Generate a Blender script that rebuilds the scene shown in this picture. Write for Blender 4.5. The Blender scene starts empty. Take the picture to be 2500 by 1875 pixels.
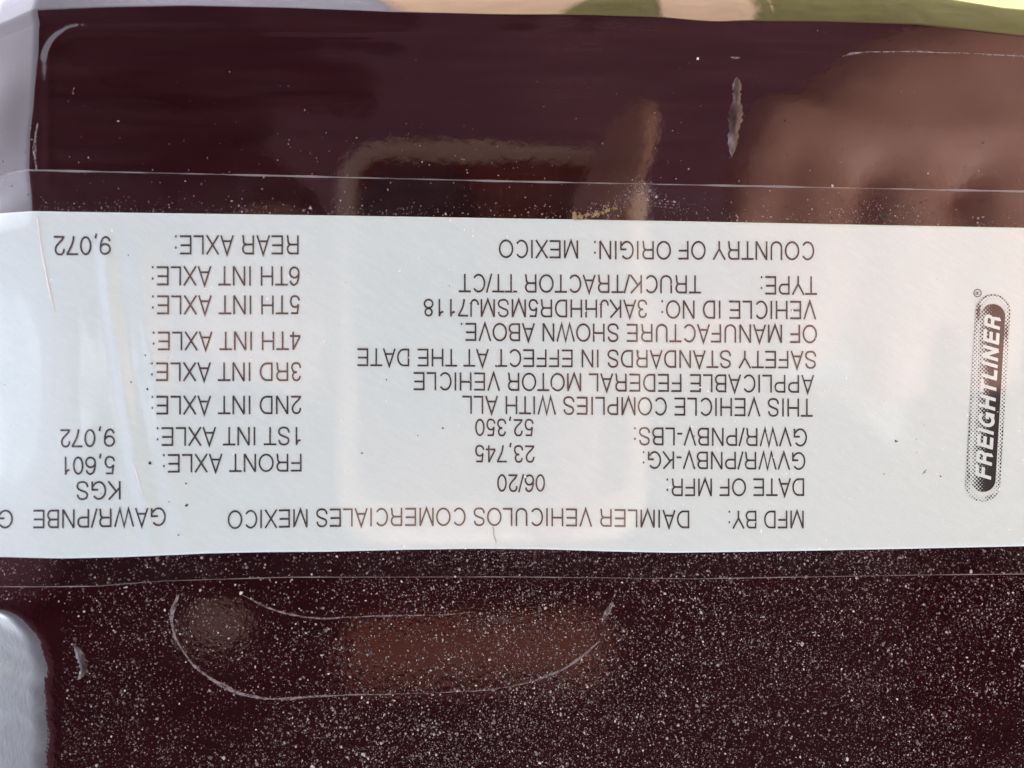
import bpy, bmesh, math, random
import numpy as np
from mathutils import Vector, Matrix

random.seed(7)
rng = np.random.default_rng(7)
sc = bpy.context.scene
col = sc.collection
R = math.radians

# ------------------------------------------------------------------ camera, sky, sun, exposure
MM = 0.001
FRAME_W = 0.110                      # metres of panel across the frame
UNIT = FRAME_W / 2500.0              # one drawing unit on the panel (the sheet is drawn 2500 units wide)
FPX = 1805.0                         # focal length in the same units (26 mm phone lens)
DIST = FPX * UNIT                    # lens to panel
YAW = R(3.38)
Z0 = 1.12                            # height of the label above the ground
LOOK = Vector((-math.sin(YAW), math.cos(YAW), 0.0))
EYE = Vector((0, 0, Z0)) - LOOK * DIST

cd = bpy.data.cameras.new('camera')
cam = bpy.data.objects.new('camera', cd)
col.objects.link(cam)
cd.sensor_width = 36.0
cd.lens = 36.0 * FPX / 2500.0
cd.clip_start = 0.004
cd.clip_end = 500.0
IMG_R = Vector((-math.cos(YAW), -math.sin(YAW), 0.0))   # the phone is held upside down
IMG_U = Vector((0, 0, -1))
cam.matrix_world = Matrix(((IMG_R.x, IMG_U.x, -LOOK.x, EYE.x), (IMG_R.y, IMG_U.y, -LOOK.y, EYE.y),
                           (IMG_R.z, IMG_U.z, -LOOK.z, EYE.z), (0, 0, 0, 1)))
cd.dof.use_dof = True
cd.dof.focus_distance = DIST * 1.018
cd.dof.aperture_fstop = 13.5
sc.camera = cam

SUN_EL, SUN_AZ = R(53), R(58)         # azimuth behind the panel, measured from its plane
SUN_DIR = Vector((-math.cos(SUN_EL) * math.cos(SUN_AZ), math.cos(SUN_EL) * math.sin(SUN_AZ), math.sin(SUN_EL)))
w = bpy.data.worlds.new('World'); sc.world = w; w.use_nodes = True
nt = w.node_tree
bg = nt.nodes['Background']
sky = nt.nodes.new('ShaderNodeTexSky')
sky.sky_type = 'NISHITA'; sky.sun_disc = False
sky.sun_elevation = SUN_EL
sky.sun_rotation = math.atan2(SUN_DIR.x, SUN_DIR.y)
sky.dust_density = 3.0; sky.air_density = 0.8; sky.ozone_density = 0.6
bw = nt.nodes.new('ShaderNodeRGBToBW'); nt.links.new(sky.outputs[0], bw.inputs[0])
hzm = nt.nodes.new('ShaderNodeMix'); hzm.data_type = 'RGBA'; hzm.inputs[0].default_value = .72      # thin high haze whitens the blue
nt.links.new(sky.outputs[0], hzm.inputs[6]); nt.links.new(bw.outputs[0], hzm.inputs[7])
nt.links.new(hzm.outputs[2], bg.inputs[0])
bg.inputs[1].default_value = 0.15
sd = bpy.data.lights.new('sun', 'SUN'); sd.energy = 2.6; sd.angle = R(0.5); sd.color = (1, .96, .90)
sun = bpy.data.objects.new('sun', sd); col.objects.link(sun)
sun.rotation_euler = (-SUN_DIR).to_track_quat('-Z', 'Y').to_euler()
sun.location = (-2, 2, 4)
vs = sc.view_settings
vs.view_transform = 'Standard'; vs.look = 'None'; vs.gamma = 1.0; vs.use_curve_mapping = False
vs.exposure = 2.93

# ------------------------------------------------------------------ helpers
def plane_pt(u, v):
    """drawing units (as seen head on through the lens) -> x, z on the flat of the panel"""
    u = np.asarray(u, float); v = np.asarray(v, float)
    a = (u - 1250.0) / FPX; b = (937.5 - v) / FPX
    dx = LOOK.x + a * IMG_R.x; dy = LOOK.y + a * IMG_R.y; dz = b * IMG_U.z
    t = -EYE.y / dy
    return EYE.x + dx * t, EYE.z + dz * t

def mirror_pt(u, v, d):
    """where a thing d metres in front of the panel stands to be mirrored at u, v"""
    a = (u - 1250.0) / FPX; b = (937.5 - v) / FPX
    dx = LOOK.x + a * IMG_R.x; dy = LOOK.y + a * IMG_R.y; dz = b * IMG_U.z
    t = (-EYE.y + d) / dy
    return Vector((EYE.x + dx * t, -d, EYE.z + dz * t))

def new_obj(name, me, mats=(), parent=None):
    for m in (mats if isinstance(mats, (list, tuple)) else [mats]):
        me.materials.append(m)
    o = bpy.data.objects.new(name, me); col.objects.link(o)
    if parent is not None: o.parent = parent
    return o

def tag(o, label=None, cat=None, group=None, kind=None):
    if label: o['label'] = label
    if cat: o['category'] = cat
    if group: o['group'] = group
    if kind: o['kind'] = kind
    return o

def np_mesh(name, verts, faces, smooth=True):
    verts = np.asarray(verts, np.float32); faces = np.asarray(faces, np.int32)
    n = faces.shape[1]
    me = bpy.data.meshes.new(name)
    me.vertices.add(len(verts)); me.vertices.foreach_set('co', verts.ravel())
    me.loops.add(faces.size); me.loops.foreach_set('vertex_index', faces.ravel())
    me.polygons.add(len(faces))
    me.polygons.foreach_set('loop_start', np.arange(0, faces.size, n, dtype=np.int32))
    me.polygons.foreach_set('loop_total', np.full(len(faces), n, np.int32))
    me.update(calc_edges=True)
    if smooth: me.polygons.foreach_set('use_smooth', np.ones(len(faces), bool))
    me.validate()
    return me

def grid_faces(nv, nu):
    i = np.arange(nv - 1)[:, None] * nu + np.arange(nu - 1)[None]
    return np.stack([i, i + nu, i + nu + 1, i + 1], -1).reshape(-1, 4)

def material(name, base=(.5, .5, .5), rough=.5, spec=.5, metal=0.0, coat=0.0, coat_rough=.03):
    m = bpy.data.materials.new(name); m.use_nodes = True
    b = m.node_tree.nodes['Principled BSDF']
    b.inputs['Base Color'].default_value = (*base, 1)
    b.inputs['Roughness'].default_value = rough
    b.inputs['Specular IOR Level'].default_value = spec
    b.inputs['Metallic'].default_value = metal
    b.inputs['Coat Weight'].default_value = coat
    b.inputs['Coat Roughness'].default_value = coat_rough
    return m, m.node_tree, b

def tex_noise(nt, scale, detail=3, rough=.5, vec=None, dist=0.0):
    n = nt.nodes.new('ShaderNodeTexNoise')
    n.inputs['Scale'].default_value = scale; n.inputs['Detail'].default_value = detail
    n.inputs['Roughness'].default_value = rough; n.inputs['Distortion'].default_value = dist
    if vec is not None: nt.links.new(vec, n.inputs['Vector'])
    return n

def tex_ramp(nt, fac, stops):
    r = nt.nodes.new('ShaderNodeValToRGB')
    el = r.color_ramp.elements
    while len(el) < len(stops): el.new(0.5)
    for e, (p, c) in zip(el, stops):
        e.position = p; e.color = (*c, 1) if len(c) == 3 else c
    nt.links.new(fac, r.inputs[0])
    return r

def obj_coords(nt, scale=(1, 1, 1), rot=(0, 0, 0)):
    tc = nt.nodes.new('ShaderNodeTexCoord'); mp = nt.nodes.new('ShaderNodeMapping')
    mp.inputs['Scale'].default_value = scale; mp.inputs['Rotation'].default_value = rot
    nt.links.new(tc.outputs['Object'], mp.inputs[0])
    return mp.outputs[0]

def bump(nt, b, height, strength, dist, inputs=('Normal',)):
    n = nt.nodes.new('ShaderNodeBump')
    n.inputs['Strength'].default_value = strength; n.inputs['Distance'].default_value = dist
    nt.links.new(height, n.inputs['Height'])
    for i in inputs: nt.links.new(n.outputs[0], b.inputs[i])
    return n

# ------------------------------------------------------------------ materials
M_paint, nt, b = material('maroon_paint', (.020, .0026, .0046), .5, 0.0, 0, 1.0, .02)
b.inputs['Coat IOR'].default_value = 1.55
n1 = tex_noise(nt, 900, 2, .5, obj_coords(nt))
n2 = tex_noise(nt, 130, 2, .5, obj_coords(nt))
mx = nt.nodes.new('ShaderNodeMath'); mx.operation = 'MULTIPLY_ADD'
nt.links.new(n2.outputs[0], mx.inputs[0]); mx.inputs[1].default_value = 2.5
nt.links.new(n1.outputs[0], mx.inputs[2])
op = tex_noise(nt, 1500, 2, .55, obj_coords(nt))
sx_ = nt.nodes.new('ShaderNodeSeparateXYZ'); nt.links.new(obj_coords(nt), sx_.inputs[0])
mr = nt.nodes.new('ShaderNodeMapRange'); mr.inputs[1].default_value = Z0 + .020; mr.inputs[2].default_value = Z0 + .028; mr.inputs[3].default_value = 0; mr.inputs[4].default_value = 4.5
nt.links.new(sx_.outputs['Z'], mr.inputs[0])
ma_ = nt.nodes.new('ShaderNodeMath'); ma_.operation = 'MULTIPLY_ADD'
nt.links.new(op.outputs[0], ma_.inputs[0]); nt.links.new(mr.outputs[0], ma_.inputs[1]); nt.links.new(mx.outputs[0], ma_.inputs[2])
bump(nt, b, ma_.outputs[0], .35, .00002, ('Coat Normal',))
n3 = tex_noise(nt, 60, 4, .6, obj_coords(nt, (1, 1, 6)))
r3 = tex_ramp(nt, n3.outputs[0], [(.35, (.014, .0015, .0030)), (.75, (.022, .0030, .0050))])
rc = tex_ramp(nt, n3.outputs[0], [(.40, (.012,) * 3), (.75, (.09,) * 3)]); nt.links.new(rc.outputs[0], b.inputs['Coat Roughness'])
mp3 = nt.nodes.new('ShaderNodeMapping'); mp3.inputs['Scale'].default_value = (1, 1, 11); nt.links.new(obj_coords(nt), mp3.inputs[0])
n4 = tex_noise(nt, 55, 6, .68, mp3.outputs[0], .4)
n5 = tex_noise(nt, 34, 2, .5, obj_coords(nt))
pr4 = nt.nodes.new('ShaderNodeMath'); pr4.operation = 'MULTIPLY'; nt.links.new(n4.outputs[0], pr4.inputs[0]); nt.links.new(n5.outputs[0], pr4.inputs[1])
r4 = tex_ramp(nt, pr4.outputs[0], [(.20, (0, 0, 0)), (.42, (1, 1, 1))])
hm = nt.nodes.new('ShaderNodeMix'); hm.data_type = 'RGBA'
mu = nt.nodes.new('ShaderNodeMapRange'); mu.inputs[1].default_value = Z0 + .012; mu.inputs[2].default_value = Z0 - .014; mu.inputs[3].default_value = .04; mu.inputs[4].default_value = .46
nt.links.new(sx_.outputs['Z'], mu.inputs[0])
mm4 = nt.nodes.new('ShaderNodeMath'); mm4.operation = 'MULTIPLY'; nt.links.new(r4.outputs[0], mm4.inputs[0]); nt.links.new(mu.outputs[0], mm4.inputs[1])
nt.links.new(mm4.outputs[0], hm.inputs[0]); nt.links.new(r3.outputs[0], hm.inputs[6]); hm.inputs[7].default_value = (.048, .022, .026, 1)
nt.links.new(hm.outputs[2], b.inputs['Base Color'])

M_label, nt, b = material('label_vinyl', (.70, .72, .74), .42, .3, 0, 1.0, .06)
b.inputs['Coat IOR'].default_value = 1.41
mp2 = nt.nodes.new('ShaderNodeMapping'); mp2.inputs['Scale'].default_value = (1, 1, .22)
nt.links.new(obj_coords(nt, (1, 1, 1), (0, R(58), 0)), mp2.inputs[0])
st = tex_noise(nt, 2100, 3, .7, mp2.outputs[0])
fi = tex_noise(nt, 5200, 1, .5, obj_coords(nt))
mm = nt.nodes.new('ShaderNodeMix'); mm.data_type = 'FLOAT'; mm.inputs[0].default_value = .35
nt.links.new(st.outputs[0], mm.inputs[2]); nt.links.new(fi.outputs[0], mm.inputs[3])
rr = tex_ramp(nt, mm.outputs[0], [(.30, (.590, .742, .748)), (.52, (.615, .772, .778)), (.72, (.665, .805, .808))])
nt.links.new(rr.outputs[0], b.inputs['Base Color'])
wv = tex_noise(nt, 220, 3, .5, obj_coords(nt))
bump(nt, b, wv.outputs[0], .25, .00002, ('Normal', 'Coat Normal'))

M_ink, nt, b = material('black_print', (.022, .018, .022), .45, .3, 0, 1.0, .06)
nn = tex_noise(nt, 2600, 2, .6, obj_coords(nt))
ri = tex_ramp(nt, nn.outputs[0], [(.30, (.024, .024, .027)), (.60, (.058, .057, .062)), (.80, (.18, .185, .19))])
nt.links.new(ri.outputs[0], b.inputs['Base Color'])

M_letter, nt, b = material('white_print', (.615, .772, .778), .42, .3, 0, 1.0, .06)

M_film = bpy.data.materials.new('clear_film'); M_film.use_nodes = True
nt = M_film.node_tree; nt.nodes.remove(nt.nodes['Principled BSDF'])
out = nt.nodes['Material Output']
tr = nt.nodes.new('ShaderNodeBsdfTransparent'); tr.inputs[0].default_value = (.97, .965, .97, 1)
gl = nt.nodes.new('ShaderNodeBsdfGlossy'); gl.inputs['Roughness'].default_value = .05
df = nt.nodes.new('ShaderNodeBsdfDiffuse'); df.inputs[0].default_value = (.6, .6, .62, 1)
lw = nt.nodes.new('ShaderNodeLayerWeight'); lw.inputs[0].default_value = .5
pw = nt.nodes.new('ShaderNodeMath'); pw.operation = 'POWER'; pw.inputs[1].default_value = 4.0; nt.links.new(lw.outputs['Facing'], pw.inputs[0])
fr = nt.nodes.new('ShaderNodeMath'); fr.operation = 'MULTIPLY_ADD'; fr.inputs[1].default_value = .6; fr.inputs[2].default_value = .018; nt.links.new(pw.outputs[0], fr.inputs[0])
m1 = nt.nodes.new('ShaderNodeMixShader'); m2 = nt.nodes.new('ShaderNodeMixShader')
hz = tex_noise(nt, 260, 5, .65, obj_coords(nt))
hr = tex_ramp(nt, hz.outputs[0], [(.40, (.001,) * 3), (.8, (.016,) * 3)])
nt.links.new(hr.outputs[0], m1.inputs[0]); nt.links.new(tr.outputs[0], m1.inputs[1]); nt.links.new(df.outputs[0], m1.inputs[2])
nt.links.new(fr.outputs[0], m2.inputs[0]); nt.links.new(m1.outputs[0], m2.inputs[1]); nt.links.new(gl.outputs[0], m2.inputs[2])
nt.links.new(m2.outputs[0], out.inputs[0])

M_edge, nt, b = material('film_cut_edge', (.42, .40, .43), .3, .5)
b.inputs['Alpha'].default_value = .55
M_resid_glint, nt, b = material('residue_and_glint', (.30, .28, .30), .3, .5)  # pale colour shared by small marks and painted glint lines
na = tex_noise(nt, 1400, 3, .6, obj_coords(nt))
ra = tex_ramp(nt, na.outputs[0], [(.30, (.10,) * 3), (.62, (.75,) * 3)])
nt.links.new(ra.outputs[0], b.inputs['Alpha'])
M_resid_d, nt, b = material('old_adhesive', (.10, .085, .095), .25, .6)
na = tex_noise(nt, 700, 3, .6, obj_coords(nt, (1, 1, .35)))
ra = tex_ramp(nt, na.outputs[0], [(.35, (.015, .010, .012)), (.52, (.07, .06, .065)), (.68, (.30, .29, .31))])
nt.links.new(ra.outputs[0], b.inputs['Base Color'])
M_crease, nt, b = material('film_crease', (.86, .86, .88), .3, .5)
M_dust, nt, b = material('dust_grain', (.60, .57, .57), .7, .3)
at = nt.nodes.new('ShaderNodeAttribute'); at.attribute_name = 'tone'
rt = tex_ramp(nt, at.outputs['Fac'], [(0, (.06, .04, .05)), (.6, (.20, .17, .18)), (.92, (.42, .40, .40)), (1, (.74, .72, .72))]); nt.links.new(rt.outputs[0], b.inputs['Base Color'])
M_grit, nt, b = material('tan_grit', (.30, .235, .13), .8, .2)
M_speck, nt, b = material('dark_speck', (.06, .045, .04), .8, .2)

# ------------------------------------------------------------------ shape of the sheet metal (heights in metres, towards the viewer)
def sstep(x, a, c):
    t = np.clip((x - a) / (c - a), 0, 1)
    return t * t * (3 - 2 * t)

def lumps(u, v, seed, wl, n=10):
    g = np.random.default_rng(seed); s = 0
    for _ in range(n):
        k = g.uniform(.4, 1.2) * 2 * np.pi / wl; a = g.uniform(0, 2 * np.pi)
        s = s + np.sin(k * (np.cos(a) * u + np.sin(a) * v) + g.uniform(0, 6.28))
    return s / n ** .5

def crease(u):
    return np.interp(u, [-400, 0, 100, 260, 452, 700, 950, 1250, 1450, 1600, 1750, 1830, 2000, 2250, 2500, 2900, 3400],
                     [26, 24, 21, 15, 12, 18, 29, 37, 38, 43, 55, 52, 52, 59, 88, 130, 170])

def fold_u(v):
    """where the panel starts turning away at its free side"""
    up = np.interp(v, [-200, 30, 60, 120, 250, 330, 420, 520, 640], [84, 92, 99, 97, 90, 82, 80, 92, 96])
    lo = np.where(v > 1490, 128 * np.sqrt(np.clip(1 - (np.clip(1660 - v, 0, None) / 172.0) ** 2, 0, 1)), -60)
    lo = lo + 3 * np.sin(v / 31.0) + 2 * np.sin(v / 13.0 + 1)
    return np.where(v < 1000, up, lo)

gu = np.concatenate([np.arange(-300, -60, 12), np.arange(-60, 260, 3.0), np.arange(260, 2560, 5.0), np.arange(2560, 3011, 30)])
gv = np.concatenate([np.arange(-300, 170, 2.0), np.arange(170, 640, 4.0), np.arange(640, 1340, 8.0), np.arange(1340, 1900, 5.0), np.arange(1900, 3500, 50)])
U, V = np.meshgrid(gu, gv)
# side fold: tilt grows towards the free edge, strong above and below, gentle where the label runs over it
k_up = 1 - sstep(V, 450, 600)
k_lo = sstep(V, 1475, 1520)
fu = fold_u(V)
dimple = np.exp(-(((U - 28) / 60) ** 2 + ((V - 265) / 100) ** 2))
tilt = (R(28) + R(3) * (V > 1400) + R(.5) * lumps(U, V, 41, 60) * (V > 1400) - R(9) * dimple + R(1) * (V > 1400)) * np.clip(k_up + k_lo, 0, 1) * sstep(-U, -fu - 14 * (V > 1400), -fu + 26 + 50 * (V > 1400))
tilt = tilt + R(30) * sstep(-U, 60, 160) * np.clip(k_up + k_lo, .2, 1)
mid = sstep(V, 520, 640) * (1 - sstep(V, 1370, 1580))
tilt = tilt + mid * R(9) * sstep(-U, -260, -20) * (1 + .5 * np.sin((V - 700) / 160.0))
sl = np.tan(np.clip(tilt, 0, R(64)))
du = np.diff(gu) * UNIT
Hs = np.zeros_like(U)
Hs[:, :-1] = -np.cumsum(((sl[:, 1:] + sl[:, :-1]) / 2 * du)[:, ::-1], axis=1)[:, ::-1]
Hs -= np.mean(Hs[:, -40:])
# turned-under edge
_c = crease(np.arange(-700, 3400.0)); _k = np.hanning(121); _c = np.convolve(np.pad(_c, 60, 'edge'), _k / _k.sum(), 'valid')
yc = np.interp(U, np.arange(-700, 3400.0), _c) + .4 * np.sin(U / 33) * (U > 1350) * (U < 1900)
gl_ = np.interp(U, [-400, 2060, 2250, 2500, 3400], [-170, -150, -60, -10, 60])
lf = 1 - .34 * (1 - sstep(U, 60, 420))
tt = R(4) * sstep(-V, -72, -56) * (1 - sstep(U, 900, 1700)) + lf * (R(32) * sstep(-V, -yc - 2, -yc + 4) + R(8) * sstep(-V, -yc, -yc + 170) + R(24) * sstep(-V, -gl_ - 5, -gl_ + 14))
st_ = np.tan(np.clip(tt, 0, R(72)))
dv = np.diff(gv)[:, None] * UNIT
Ht = np.zeros_like(V)
Ht[:-1] = -np.cumsum(((st_[1:] + st_[:-1]) / 2 * dv)[::-1], axis=0)[::-1]
# soft bead that follows the pressed field of the panel
qx = (118 - U) + 75; qy = (74 + .012 * np.clip(U - 700, 0, None) - V) + 75
sd_ = np.where((qx > 0) & (qy > 0), np.hypot(np.clip(qx, 0, None), np.clip(qy, 0, None)) - 75, np.maximum(qx, qy) - 75)
fade = (1 - sstep(U, 900, 1700)) * (1 - sstep(V, 380, 520))
Hb = 0.060 * MM * np.exp(-(sd_ / 13.0) ** 2) * fade
Hw = 0.010 * MM * lumps(U, V, 3, 900) + 0.0016 * MM * lumps(U, V * 3.2, 5, 260) * (V < 640)
H = Hs + Ht + Hb + Hw

def bil(G, u, v):
    u = np.asarray(u, float); v = np.asarray(v, float)
    i = np.clip(np.searchsorted(gu, u) - 1, 0, len(gu) - 2); j = np.clip(np.searchsorted(gv, v) - 1, 0, len(gv) - 2)
    a = np.clip((u - gu[i]) / (gu[i + 1] - gu[i]), 0, 1); c = np.clip((v - gv[j]) / (gv[j + 1] - gv[j]), 0, 1)
    return (G[j, i] * (1 - a) + G[j, i + 1] * a) * (1 - c) + (G[j + 1, i] * (1 - a) + G[j + 1, i + 1] * a) * c

def pts(u, v, off, extra=0.0):
    """points off metres proud of the sheet metal"""
    x, z = plane_pt(u, v)
    y = -(bil(H, u, v) + off + extra)
    return np.stack(np.broadcast_arrays(x, y, z), -1)

# ------------------------------------------------------------------ ground (seen only in the paint and beyond the panel)
def sheet(name, outline, z, mat):
    bm = bmesh.new(); bm.faces.new([bm.verts.new((x, y, z)) for x, y in outline])
    bmesh.ops.recalc_face_normals(bm, faces=bm.faces[:])
    me = bpy.data.meshes.new(name); bm.to_mesh(me); bm.free()
    o = new_obj(name, me, mat); o['kind'] = 'structure'
    return o

M_gravel, nt, b = material('gravel', (.40, .38, .39), .9, .2)
g1 = tex_noise(nt, 45, 5, .7, obj_coords(nt))
rg = tex_ramp(nt, g1.outputs[0], [(.3, (.20, .205, .25)), (.7, (.36, .365, .43))]); nt.links.new(rg.outputs[0], b.inputs['Base Color'])
bump(nt, b, g1.outputs[0], .6, .02)
M_grass, nt, b = material('dry_grass', (.14, .13, .03), .9, .1)
g1 = tex_noise(nt, 14, 6, .7, obj_coords(nt))
rg = tex_ramp(nt, g1.outputs[0], [(.3, (.105, .105, .04)), (.55, (.145, .14, .06)), (.75, (.20, .185, .09))]); nt.links.new(rg.outputs[0], b.inputs['Base Color'])
bump(nt, b, g1.outputs[0], .8, .03)
M_sand, nt, b = material('sand', (.50, .34, .24), .95, .1)
g1 = tex_noise(nt, 30, 5, .6, obj_coords(nt))
rg = tex_ramp(nt, g1.outputs[0], [(.3, (.44, .30, .21)), (.7, (.56, .39, .28))]); nt.links.new(rg.outputs[0], b.inputs['Base Color'])
ground = sheet('ground', [(-150, -150), (150, -150), (150, 150), (-150, 150)], 0, M_gravel)
lawn = sheet('lawn', [(-40, -30), (0.05, -30), (0.05, 40), (-40, 40)], .004, M_grass)
def blob(cx, cy, rx, ry, seed, n=40):
    g = np.random.default_rng(seed); ph = g.uniform(0, 6.28, 3)
    return [(cx + rx * math.cos(t) * (1 + .14 * math.sin(2 * t + ph[0]) + .09 * math.sin(3 * t + ph[1])),
             cy + ry * math.sin(t) * (1 + .12 * math.sin(3 * t + ph[2]))) for t in np.linspace(0, 2 * math.pi, n, endpoint=False)]
sand = sheet('sand_patch', blob(-.03, .55, .17, .6, 2), .008, M_sand)
sand_b = sheet('sand_patch', blob(-.335, .10, .05, .20, 4), .008, M_sand)

# ------------------------------------------------------------------ the painted panel
X, Z = plane_pt(U, V)
me = np_mesh('door_panel', np.stack([X, -H, Z], -1).reshape(-1, 3), grid_faces(len(gv), len(gu)))
panel = new_obj('door_panel', me, M_paint)
tag(panel, 'glossy dark maroon painted metal panel under the white label, its edge turned under', 'panel')
sol = panel.modifiers.new('thickness', 'SOLIDIFY'); sol.thickness = .0012; sol.offset = -1

# ------------------------------------------------------------------ label
label = bpy.data.objects.new('certification_label', None); col.objects.link(label)
label.location = (0, 0, Z0)
tag(label, 'white vehicle certification label with black printed text stuck upside down on the maroon panel', 'label')
LINV = Matrix.Translation((0, 0, -Z0))
def child(name, me, mat, parent=label):
    me.transform(Matrix.Translation((0, 0, -Z0)))
    return new_obj(name, me, mat, parent)

def top_edge(u): return np.interp(u, [-300, 0, 327, 808, 1630, 2500, 2800], [511, 515, 520, 526.5, 540, 556.5, 562])
def low_edge(u):
    x = np.array([-300, 0, 150, 300, 500, 650, 800, 1000, 1170, 1320, 1480, 1640, 1800, 2000, 2250, 2500, 2800])
    y = np.array([1364, 1362.5, 1363, 1359.5, 1350.5, 1347.5, 1346.5, 1341.5, 1339, 1340, 1345.5, 1349, 1347, 1343.5, 1338.5, 1333, 1328])
    return np.interp(u, x, y)
def film_top(u): return np.interp(u, [-300, 0, 140, 706, 1250, 2500, 2800], [410, 414.5, 417, 430, 443, 467.5, 473])
def film_low(u): return np.interp(u, [-300, 0, 230, 400, 706, 1250, 1700, 2210, 2500, 2800], [1437, 1434.5, 1431, 1418, 1409, 1408, 1413, 1404, 1401, 1396])

def buckle(u, v):
    """creases pressed into the label near the fold"""
    c1 = np.interp(v, [510, 560, 640, 700, 760, 900], [92, 98, 108, 118, 132, 160])
    a1 = .030 * MM * (1 - sstep(v, 700, 790)) * sstep(v, 480, 540)
    c2 = np.interp(v, [540, 640, 760, 900, 1000, 1150, 1230, 1345], [258, 262, 274, 296, 312, 338, 356, 372])
    a2 = .21 * MM * sstep(v, 520, 640) * (1 - .6 * sstep(v, 1200, 1345))
    c3 = c2 + 78
    h = a1 * np.exp(-((u - c1) / 5) ** 2) + a2 * np.exp(-((u - c2) / 20.0) ** 2) + .8 * a2 * np.exp(-((u - c3) / 34.0) ** 2)
    h = h + .15 * MM * np.exp(-(((u - 205) / 46) ** 2 + ((v - 1090) / 75) ** 2))
    h = h + .05 * MM * np.exp(-(((u - 480) / 60) ** 2)) * sstep(v, 1180, 1345) + .03 * MM * np.exp(-(((u - 1330) / 150) ** 2 + ((v - 1340) / 160) ** 2))
    return h + .006 * MM * lumps(u, v, 11, 420)
T_LABEL, T_INK, T_FILM = .00010, .000035, .00005

lu = np.concatenate([np.arange(-240, 480, 4.0), np.arange(480, 2560, 10.0), np.arange(2560, 2781, 30)])
ls = np.linspace(0, 1, 150)
LU, LS = np.meshgrid(lu, ls)
LV = top_edge(LU) * (1 - LS) + low_edge(LU) * LS
P = pts(LU, LV, T_LABEL, buckle(LU, LV))
rim_t = pts(lu, top_edge(lu), .0); rim_b = pts(lu, low_edge(lu), .0)
VV = np.concatenate([rim_t[None], P, rim_b[None]], 0)
vinyl = child('vinyl_sheet', np_mesh('vinyl_sheet', VV.reshape(-1, 3), grid_faces(len(ls) + 2, len(lu))), M_label)

def film(name, f0, f1, cut_at):
    """a margin of the clear film between two outlines; the cut edge is its own pale sliver"""
    s = np.linspace(0, 1, 14); FU, FS = np.meshgrid(lu, s)
    FV = f0(FU) * (1 - FS) + f1(FU) * FS
    wav = .010 * MM * lumps(FU, FV * 2, 21, 500)
    me = np_mesh(name, pts(FU, FV, T_FILM + .00003, wav).reshape(-1, 3), grid_faces(len(s), len(lu)))
    o = child(name, me, M_film)
    e = f0(lu) if cut_at == 0 else f1(lu)
    wd = 1.5 + .9 * np.sin(lu / 90.0) + .6 * np.sin(lu / 23.0)
    wd = np.clip(wd, .5, None) * (1.0 if cut_at == 0 else .45)
    EV = np.stack([e - wd, e - wd * .3, e + wd * .3, e + wd], 0)
    off = np.array([.00002, .000125, .000125, .00002])[:, None]
    EP = pts(np.broadcast_to(lu, EV.shape), EV, off)
    child('cut_edge', np_mesh('cut_edge', EP.reshape(-1, 3), grid_faces(4, len(lu))), M_edge, o)
    return o
film_a = film('film_margin', film_top, lambda u: top_edge(u) - .6, 0)
film_b = film('film_margin', lambda u: low_edge(u) + .6, film_low, 1)

# --- print
# a light single-stroke lettering in the label's style; every glyph: (advance, [strokes of (x, y)]) with the capital height as 1
def _arc(cx, cy, rx, ry, a0, a1, n=None):
    n = n or max(6, int(abs(a1 - a0) / 11))
    return [(cx + rx * math.cos(R(a0 + (a1 - a0) * k / n)), cy + ry * math.sin(R(a0 + (a1 - a0) * k / n))) for k in range(n + 1)]
def _spl(p, n=6):
    q = [p[0]] + list(p) + [p[-1]]; out = []
    for i in range(1, len(q) - 2):
        for k in range(n):
            t = k / n
            out.append(tuple(.5 * (2 * q[i][j] + (q[i + 1][j] - q[i - 1][j]) * t + (2 * q[i - 1][j] - 5 * q[i][j] + 4 * q[i + 1][j] - q[i + 2][j]) * t * t
                                   + (-q[i - 1][j] + 3 * q[i][j] - 3 * q[i + 1][j] + q[i + 2][j]) * t ** 3) for j in (0, 1)))
    return out + [p[-1]]
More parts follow.
